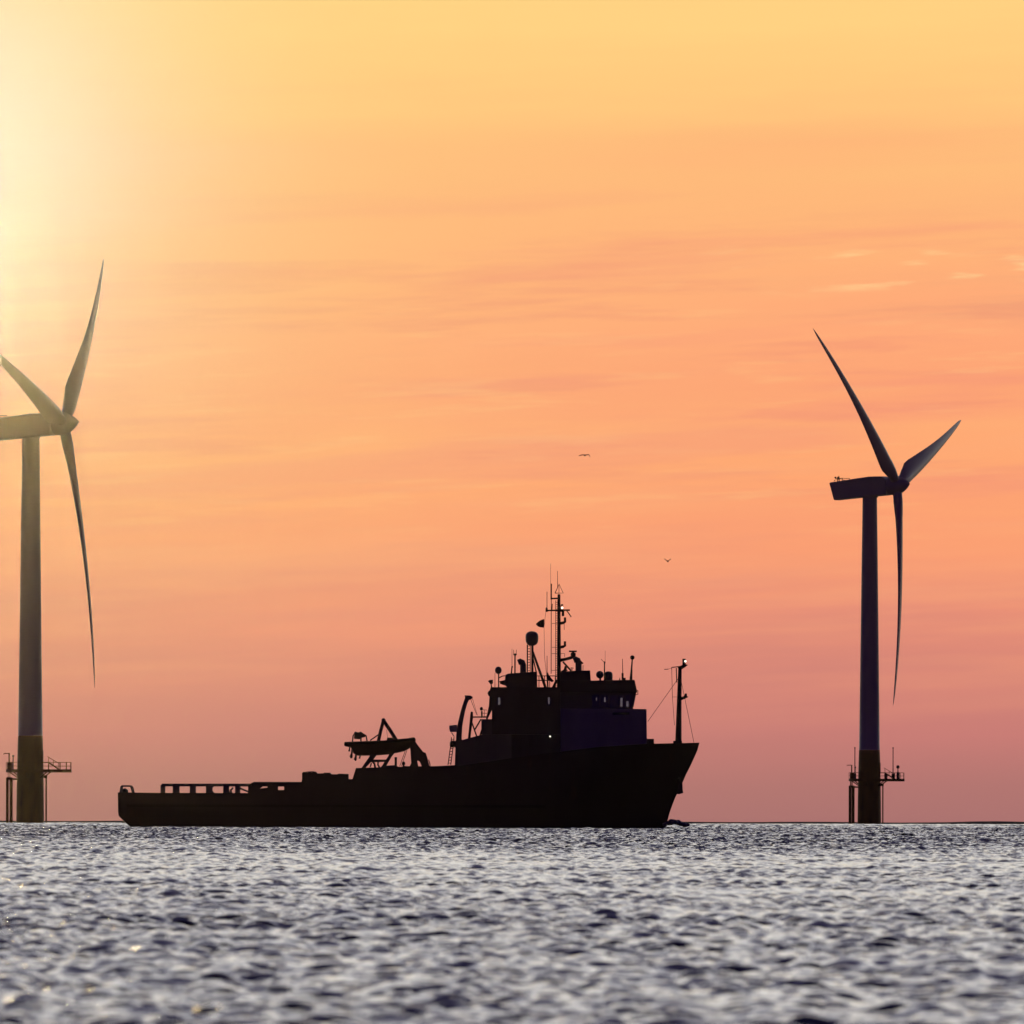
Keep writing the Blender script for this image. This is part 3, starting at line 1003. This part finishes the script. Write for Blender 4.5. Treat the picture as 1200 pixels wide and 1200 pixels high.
# dome post with ladder and braces
mb = MB()
mb.tube(P(624.2, 789, 0), P(624.2, 755, 0), 0.13, seg=10)
mb.tube(P(618.3, 789, 0), P(618.3, 756, 0), 0.07, seg=8)
mb.tube(P(621.7, 789, 0), P(621.7, 756, 0), 0.04, seg=8)
for k in range(10): mb.tube(P(618.3, 786.4 - k * 3.2, 0), P(622, 786.4 - k * 3.2, 0), 0.035, seg=6)
mb.build('dome_post', M_RIG, ship)
MB().tube(P(624.6, 764, 0), P(640, 806, -1.5), 0.11, seg=8).build('brace', M_RIG, ship)
MB().tube(P(624.6, 766, 0), P(638.5, 806, 1.5), 0.06, seg=8).build('brace', M_RIG, ship)
MB().tube(P(624.6, 770, 0), P(629, 789, 0.8), 0.07, seg=8).build('brace', M_RIG, ship)


def cowl(px, base, y, w, face=-1):
    """bent cowl ventilator"""
    mb = MB()
    pts = [P(px, base, y), P(px, base - 9.5, y), P(px + face * 1.0, base - 12.5, y), P(px + face * 3.4, base - 13.6, y), P(px + face * 6.0, base - 12.6, y)]
    mb.path(pts, [w / PPM, w / PPM, w * 1.02 / PPM, w * 1.03 / PPM, w * 0.92 / PPM], 16)
    return mb.build('cowl_ventilator', M_GREY, ship, True)


cowl(613.4, 789.5, -1.4, 3.6)
cowl(678.3, 787, -1.6, 3.7)
mb = MB()
mb.prism(poly((680, 774), (684, 777.5), (683.5, 778.6), (681.5, 778.5)), -1.9, -1.3)
mb.tube(P(683.5, 787, -1), P(683.5, 780, -1), 0.04, seg=6)
mb.build('ventilator_flap', M_RIG, ship)


def whip(px, b0, t0, y, r=0.04, lean=0.0):
    return MB().tube(P(px, b0, y), P(px + lean, t0, y), r, r * 0.6, 6).build('whip_antenna', M_RIG, ship)


whip(600.3, 790, 761, -2.0, 0.035)
MB().tube(P(599.6, 790, -2), P(600.4, 781.5, -2), 0.08, seg=6).ball(P(600.6, 782, -2), 0.09).build('antenna_base', M_RIG, ship)
mb = MB().tube(P(603.8, 790, -1.2), P(603.8, 767, -1.2), 0.075, seg=8)
mb.lathe(P(603.8, 769, -1.2), (0, 0, 1), [(0.08, 0), (0.19, 0.08), (0.19, 0.2), (0.06, 0.24)], 10)
mb.tube(P(602.4, 768, -1.2), P(602.2, 762, -1.2), 0.03, seg=6)
mb.tube(P(605.2, 768, -1.2), P(605.4, 762, -1.2), 0.03, seg=6)
mb.build('wind_sensor', M_RIG, ship)
whip(580.4, 807, 789, -2.4, 0.035)
MB().prism(poly((572.2, 799), (574, 797.6), (578, 797.3), (578.2, 801.5), (576.4, 802.5), (577.4, 807), (575.6, 807), (575.4, 803)), -2.9, -2.3).build('searchlight', M_RIG, ship, False, 0.04)
mb = MB()
mb.path([P(585, 795, -1), P(589, 793, -1), P(592, 792.6, -1)], 0.06, 6)
mb.prism(poly((585.6, 799), (592, 797.6), (592, 804), (586.5, 802)), -1.5, -0.5)
mb.build('funnel_pipe', M_RIG, ship)
for yy in (-2.4, 2.4):
    mb = MB()
    mb.tube(P(630, 792.6, yy), P(657, 792.6, yy), 0.04, seg=6)
    mb.tube(P(630, 797.8, yy), P(648, 797.8, yy), 0.05, seg=6)
    for x in (632, 638.5, 644.5, 651): mb.tube(P(x, 806, yy), P(x, 792.6, yy), 0.045, seg=6)
    mb.build('railing', M_RIG, ship)
mb = MB()
mb.prism(poly((641.4, 806), (640.6, 790), (642.5, 788.4), (643.3, 791), (647, 796), (649.5, 798.5), (647, 800), (643, 797), (643.2, 806)), -0.8, 0.8)
mb.prism(poly((647, 806), (651.5, 797), (654, 797), (651, 806)), -0.5, 0.5)
mb.build('mast_foot', M_RIG, ship)

# main mast
mast = MB()
mast.path([P(655.3, 806, 0), P(655.3, 750, 0), P(655.2, 697, 0)], [0.22, 0.20, 0.15], 12)
mast = mast.build('main_mast', M_RIG, ship)
mb = MB()
for x in (651.4, 653.6): mb.tube(P(x, 806, 0.0), P(x, 704, 0.0), 0.036, seg=6)
for k in range(38): mb.tube(P(651.4, 804 - k * 2.64, 0), P(654.4, 804 - k * 2.64, 0), 0.028, seg=6)
mb.build('ladder', M_RIG, mast)
mb = MB()
mb.path([P(650.6, 695.5, 0), P(660.2, 695.5, 0), P(655.4, 685, 0), P(650.6, 695.5, 0)], 0.05, 6)
mb.tube(P(653.6, 690, 0), P(653.5, 669.5, 0), 0.04, 0.025, 6)
mb.tube(P(655.2, 697, 0), P(655.3, 685, 0), 0.03, seg=6)
mb.build('mast_top_frame', M_RIG, mast)
mb = MB()
mb.tube(P(639.5, 716, 0), P(668, 715.4, 0), 0.085, seg=8)
mb.tube(P(646, 702, 0), P(655, 701.6, 0), 0.085, seg=8)
for x, y0, y1, r in ((641.2, 717, 694, .04), (646.2, 790, 700, .045), (646.1, 703, 684.5, .085), (645.4, 684.6, 661, .018)):
    mb.tube(P(x, y0, 0), P(x, y1, 0), r, seg=6)
mb.lathe(P(640.8, 717, 0), (0, 0, 1), [(0.12, -0.05), (0.12, 0.3), (0.04, 0.45)], 8)
mb.path([P(664, 716, 0), P(667, 719.5, 0), P(669.6, 723.5, 0)], 0.06, 6)
mb.box(X(658.5), X(661.4), -0.1, 0.1, Z(722.5), Z(716))
mb.tube(P(647, 716, 0), P(647.4, 708, 0), 0.05, seg=6)
mb.build('crossarm', M_RIG, mast)
mb = MB()
mb.box(X(657), X(660.6), -0.25, 0.25, Z(717.5), Z(714.4))
mb.tube(P(657.4, 714.6, 0.1), P(657.6, 709.4, 0.1), 0.035, seg=6)
mb.tube(P(657.4, 709.6, 0.1), P(660.2, 709.4, 0.1), 0.09, seg=8)
lh = mb.build('lamp_holder', M_RIG, mast)
MB().ball(P(659, 712.8, -0.05), 0.12).build('mast_lamp', M_LAMP, lh)
for yy, xx in ((728, 0), (756, 0)):
    mb = MB()
    mb.prism(poly((656, yy + 1.5), (661, yy + 0.5), (661, yy - 4), (663.6, yy - 4), (663.8, yy + 1.6), (660.5, yy + 4), (656, yy + 4.8)), -0.2, 0.2)
    if yy == 728: mb.tube(P(661.4, 731, 0), P(661.4, 738.5, 0), 0.03, seg=6)
    mb.build('lamp_bracket', M_RIG, mast)
for yy, a, b_ in ((731, 647, 655), (759, 647, 655), (766.3, 647, 662), (786, 646, 654)):
    mb = MB().tube(P(a, yy, 0), P(b_, yy, 0), 0.028, seg=6)
    if yy == 766.3: mb.path([P(661.8, 766.3, 0), P(662, 766.6, 0), P(662, 770.5, 0)], 0.025, 6)
    mb.build('spreader', M_RIG, mast)
mb = MB()
mb.prism(poly((656, 772.5), (664, 771), (674, 768), (675, 770), (670, 773), (660, 775.5), (656, 776.5)), -0.25, 0.25)
mb.tube(P(660, 776, 0), P(669.5, 786.5, 0), 0.1, seg=8)
mb.build('radar_arm', M_RIG, mast)
mb = MB()
mb.box(X(667), X(676.2), -0.14, 0.14, Z(764.6), Z(762.8))
mb.lathe(P(672, 769.5, 0), (0, 0, 1), [(0.22, 0), (0.28, 0.1), (0.27, 0.35), (0.12, 0.42), (0.10, 0.5)], 12)
mb.build('radar_scanner', M_RIG, mast)
mb = MB()
mb.prism(poly((657, 787.5), (661, 785), (662, 781), (664.6, 781), (664.4, 785), (666, 786), (661, 788.5)), -0.3, 0.3)
mb.tube(P(670.6, 787, 0), P(670.6, 782.4, 0), 0.05, seg=6)
mb.tube(P(668.4, 783.2, 0), P(673, 783.4, 0), 0.03, seg=6)
mb.build('radar_scanner', M_RIG, mast)
mb = MB()
mb.tube(P(640, 716, 0), P(637.8, 735, 0), 0.022, seg=6)
mb.tube(P(637.8, 735, 0), P(638.4, 770, 0), 0.022, seg=6)
mb.tube(P(638.4, 770, 0), P(640.6, 790, 0), 0.022, seg=6)
mb.build('halyard', M_RIG, mast)
whip(641.4, 790, 769, -0.4, 0.05)
# wheelhouse top aerials
mb = MB().tube(P(708.6, 798, -2), P(708.6, 775.6, -2), 0.075, 0.06, 8)
mb.path([P(708.6, 776.4, -2), P(706.6, 775, -2), P(704.6, 772.8, -2)], 0.03, 6)
mb.tube(P(709.4, 777, -2), P(709.4, 763, -2), 0.018, seg=6)
mb.lathe(P(708.8, 777, -2), (0, 0, 1), [(0.06, -.1), (0.1, 0), (0.06, .12)], 8)
mb.build('wind_sensor', M_RIG, ship)
whip(730.2, 797, 772.5, -3, 0.055, -0.6)
MB().box(X(728.6), X(731), -3.2, -2.9, Z(798), Z(789.2)).build('antenna_base', M_RIG, ship)
MB().prism(poly((725.6, 798), (726.6, 794), (727.6, 798)), -2, -1.6).build('roof_vent', M_RIG, ship)
MB().box(X(730), X(733.4), -2.6, -1.8, Z(798), Z(794.8)).build('roof_locker', M_RIG, ship)

# foremast
fm = MB()
fm.path([P(795.4, 874, 0), P(796.2, 830, 0), P(797.2, 781.5, 0)], [0.36, 0.27, 0.19], 14)
fm.box(X(789.4), X(799.6), -0.5, 0.5, Z(872), Z(868.4))
fm = fm.build('foremast', M_RIG, ship)
mb = MB()
mb.prism(poly((794.5, 783.2), (794.8, 781.4), (799, 780), (800, 779), (800, 772.2), (803.8, 772.2), (803.8, 778.5), (806.4, 779.5), (803, 782.3), (798.6, 785)), -0.22, 0.22)
mb.path([P(796, 781.4, 0), P(787.4, 782.4, 0), P(787.4, 784.6, 0)], 0.06, 6)
mb.path([P(778.8, 784.7, 0), P(783.6, 784.4, 0)], 0.045, 6)
mb.path([P(783.6, 784.4, 0), P(787.4, 783, 0)], 0.015, 6)
mb.build('yard', M_RIG, fm)
lh = MB().tube(P(802.2, 777.4, -0.3), P(802.2, 776, -0.3), 0.1, seg=8).build('lamp_holder', M_RIG, fm)
MB().ball(P(803.4, 775.2, -0.32), 0.12).build('mast_lamp', M_LAMP, lh)
mb = MB()
mb.prism(poly((798, 817.5), (802.4, 815.6), (803, 812.8), (805.4, 813), (805.4, 816), (807.2, 816.8), (804.5, 818.5), (798.4, 821)), -0.2, 0.2)
mb.build('lamp_bracket', M_RIG, fm)
mb = MB()
mb.tube(P(787.5, 784, 0), P(788.4, 818, 0), 0.03, seg=6)
mb.tube(P(788.4, 818, 0), P(790.8, 850, 0), 0.025, seg=6)
mb.tube(P(788.4, 817, 0), P(794, 817, 0), 0.02, seg=6)
mb.tube(P(792.8, 783, 0), P(793.4, 800, 0), 0.06, seg=6)
mb.build('halyard', M_RIG, fm)
MB().tube(P(795.4, 795, 0), P(759.5, 846, 0), 0.028, seg=6).build('stay_wire', M_RIG, fm)
MB().tube(P(799, 800, 0), P(813.8, 871, 0), 0.028, seg=6).build('stay_wire', M_RIG, fm)

# rescue boat in the davit: a thing of its own
rb = empty('rescue_boat', (SHIP[0], SHIP[1] + yb, SHIP[2]), 'small rescue boat held in the ship davit amidships under an A shaped lifting frame', 'rescue boat')
prof = [(404, 871.8, 874.6, .55), (405, 870.9, 875.6, .85), (408, 870.6, 876.2, 1.05), (412, 870.4, 877.2, 1.15), (415, 870.2, 884, 1.15), (420, 870.1, 886.6, 1.15), (440, 869.4, 886.4, 1.15), (455, 868.2, 885.2, 1.1), (465, 867.2, 883.4, 1.0), (474, 866.4, 881.4, .85), (480, 866, 878.4, .62), (484, 865.6, 874, .42), (487, 866, 870.8, .2), (487.8, 867, 869.4, .08)]
rings = []
for x, yt, yb2, hw in prof:
    zt, zb = Z(yt), Z(yb2)
    zm, zh = (zt + zb) / 2, (zt - zb) / 2
    ring = []
    for k in range(20):
        w = 2 * math.pi * k / 20
        cs, sn = math.cos(w), math.sin(w)
        ex = 0.55
        ring.append((X(x), hw * math.copysign(abs(cs) ** ex, cs), zm + zh * math.copysign(abs(sn) ** ex, sn)))
    rings.append(ring)
MB().loft(rings).build('boat_hull', M_BOAT, rb, True)
for s in (-1, 1):
    mb = MB()
    mb.path([P(405, 872.2, s * .8), P(415, 871.8, s * 1.2), P(455, 870.2, s * 1.18), P(474, 868.2, s * .95), P(486, 867.2, s * .25)], 0.17, 10)
    mb.build('buoyancy_tube', M_RUBBER, rb, True)
mb = MB()
for s in (-0.7, 0.7):
    mb.path([P(444, 870, s), P(446.6, 858, s * .8), P(449.9, 845.6, s * .15)], 0.19, 10)
    mb.path([P(465.4, 869, s), P(458, 857, s * .8), P(450.2, 845.6, s * .15)], 0.20, 10)
mb.ball(P(450, 845, 0), 0.23)
mb.tube(P(434.5, 868.6, -.5), P(444, 862, -.5), 0.075, seg=6)
mb.tube(P(455, 866, -.2), P(453.6, 856, -.1), 0.02, seg=6)
mb.build('lifting_frame', M_RIG, rb, True)
for s in (-0.6, 0.6):
    mb = MB()
    mb.path([P(413.7, 871, s), P(414.4, 863.5, s), P(416.5, 860, s), P(424, 859.6, s), P(429.6, 863, s), P(431, 870, s)], 0.07, 8)
    mb.tube(P(423.6, 871, s), P(423.6, 864, s), 0.09, seg=6)
    mb.build('roll_frame', M_RIG, rb)
mb = MB()
mb.prism(poly((415.5, 866.5), (416, 861.5), (415.6, 859.4), (417, 858.2), (419, 858.8), (421, 859.4), (422.8, 858.2), (424.4, 858.6), (426, 860.6), (429.4, 863.4), (428, 865), (424.6, 865.6), (422, 867.5), (417, 867)), -0.45, 0.45)
mb.build('console', M_RIG, rb, False, 0.05)
MB().prism(poly((453.6, 869), (454.5, 865.2), (460, 865.4), (463, 866), (463, 869)), -0.4, 0.4).build('seat_pod', M_RUBBER, rb, False, 0.05)
MB().prism(poly((471, 868), (472, 867.2), (485, 864.8), (487, 865.4), (487, 868)), -0.5, 0.5).build('bow_cover', M_RUBBER, rb, False, 0.05)
for (pts, rr, yy) in (([(410.8, 876), (410.3, 879), (410, 881.6)], [.09, .08, .12], -.3), ([(413.6, 877), (413, 884), (412.2, 887.4), (412.6, 889.6)], [.10, .10, .19, .10], -.55),
                      ([(418.6, 882), (417.6, 888), (417, 890.6), (417.6, 892.6)], [.12, .11, .18, .06], .1), ([(423, 885), (422.4, 888), (422, 890)], [.12, .08, .1], .5)):
    MB().path([P(a, b_, yy) for a, b_ in pts], rr, 10).build('drive_leg', M_RIG, rb, True)

# flag on the halyard
mb = MB()
nu, nv = 10, 6
front_, back_ = [], []
for i in range(nu + 1):
    for j in range(nv + 1):
        u, v = i / nu, j / nv
        x = 638.0 - 9.6 * u
        top = 726.0 + 1.2 * u + 4.2 * u * u
        bot = 736.0 - 0.6 * u - 3.0 * u ** 4
        y = top + (bot - top) * v
        wv = 0.16 * math.sin(u * 7 + v * 1.2) * u
        front_.append((X(x), wv - 0.012, Z(y))); back_.append((X(x), wv + 0.012, Z(y)))
def grid_faces(o, flip):
    fs = []
    for i in range(nu):
        for j in range(nv):
            a = o + i * (nv + 1) + j
            f = (a, a + nv + 1, a + nv + 2, a + 1)
            fs.append(f[::-1] if flip else f)
    return fs
N_ = (nu + 1) * (nv + 1)
fs = grid_faces(0, False) + grid_faces(N_, True)
edge = [i * (nv + 1) for i in range(nu + 1)] + [nu * (nv + 1) + j for j in range(1, nv + 1)] + [i * (nv + 1) + nv for i in range(nu - 1, -1, -1)] + [j for j in range(nv - 1, 0, -1)]
for k in range(len(edge)):
    a, b_ = edge[k], edge[(k + 1) % len(edge)]
    fs.append((a, b_, b_ + N_, a + N_))
mb.add(front_ + back_, fs)
fl = mb.build('flag', M_FLAG, None, True)
fl.location = SHIP
tag(fl, 'small dark flag flying from the halyard left of the tall ship mast', 'flag')

# bow wave: broken water thrown up ahead of the stem
mb = MB()
rr = random.Random(3)
for i in range(46):
    u = rr.random()
    px_ = 779 + 28 * u
    hgt = (965.6 - 4.6 * math.sin(min(u * 1.25, 1) * math.pi) * (0.5 + 0.6 * rr.random()))
    r0 = (0.14 + 0.22 * rr.random())
    mb.ball((X(px_), -1.6 + 3.2 * rr.random(), Z(hgt + 1.2)), r0, 0.75, 8)
bw = mb.build('bow_wave', M_FOAM, None, True)
bw.location = SHIP
tag(bw, 'low violet heap of broken water at the foot of the ship bow', 'bow wave', kind='stuff')


# ------------------------------------------------------------------ two gulls
def gull(px, py, d, span, wing, label, body_dir):
    z = CAM_H + (600.0 - py) / F_PX * d + PITCH * d
    root = bpy.data.objects.new('seagull', None)
    mb = MB()
    s = span
    L = 0.34 * s
    bd = Vector(body_dir).normalized()
    sd_ = bd.cross(Vector((0, 0, 1))).normalized()
    if sd_.x < 0: sd_ = -sd_
    rings = []
    for q, r_ in ((-0.5, .008), (-.38, .03), (-.15, .075), (.1, .085), (.28, .06), (.36, .045), (.44, .045), (.5, .02), (.57, .006)):
        c = bd * (q * L)
        ups = bd.cross(sd_)
        rings.append([c + (sd_ * math.cos(2 * math.pi * k / 10) + ups * math.sin(2 * math.pi * k / 10)) * r_ * s for k in range(10)])
    mb.loft(rings)
    for side_i, w in ((-1, wing[0]), (1, wing[1])):
        rings = []
        for (f, hgt, c, back_) in w:
            cen = sd_ * (side_i * f * s * 0.5) + Vector((0, 0, hgt * s)) - bd * (back_ * s)
            c *= s
            rings.append([cen + bd * (c * .5), cen + Vector((0, 0, .045 * s)), cen - bd * (c * .5), cen - Vector((0, 0, .030 * s))])
        mb.loft(rings)
    o = mb.build('seagull', M_BIRD, None, True)
    o.location = (at(px, d), d, z)
    tag(o, label, 'bird', 'gulls in flight')
    return o


gull(685.2, 533.4, 3300.0, 1.32,
     ([(0.0, 0.01, .20, 0), (.3, .035, .19, -.02), (.6, .02, .15, .03), (1.0, -.06, .03, .12)],
      [(0.0, 0.01, .20, 0), (.35, .035, .20, -.02), (.78, .045, .17, .0), (.90, -.02, .13, .02), (1.06, -.15, .06, .06)]),
     'gull gliding above the ship with its right wing tip bent down', (0.35, -0.93, 0.0))
gull(782.6, 657.4, 3600.0, 1.40,
     ([(0.0, 0.0, .20, 0), (.25, .08, .19, 0), (.5, .17, .12, .03), (.62, .22, .03, .06)],
      [(0.0, 0.0, .20, 0), (.25, .08, .19, 0), (.5, .17, .12, .03), (.62, .22, .03, .06)]),
     'tiny distant gull with both wings raised in a V above the foremast', (0.2, -0.97, 0.0))

# ------------------------------------------------------------------ evening haze, lit by the low sun
mb = MB().box(-3600, 3600, -3000, HAZE_END, drop(14000) - 20, HAZE_TOP)
mb.v = [(x, y, z) for x, y, z in mb.v]
hz = bpy.data.materials.new('evening_haze')
hz.use_nodes = True
nt = hz.node_tree
nt.nodes.clear()
pv = nt.nodes.new('ShaderNodeVolumePrincipled')
pv.inputs['Color'].default_value = (0.95, 0.93, 0.90, 1)
pv.inputs['Density'].default_value = HAZE_TAU
pv.inputs['Anisotropy'].default_value = HAZE_G
out = nt.nodes.new('ShaderNodeOutputMaterial')
nt.links.new(pv.outputs[0], out.inputs['Volume'])
haze = mb.build('haze', hz)
tag(haze, kind='stuff')
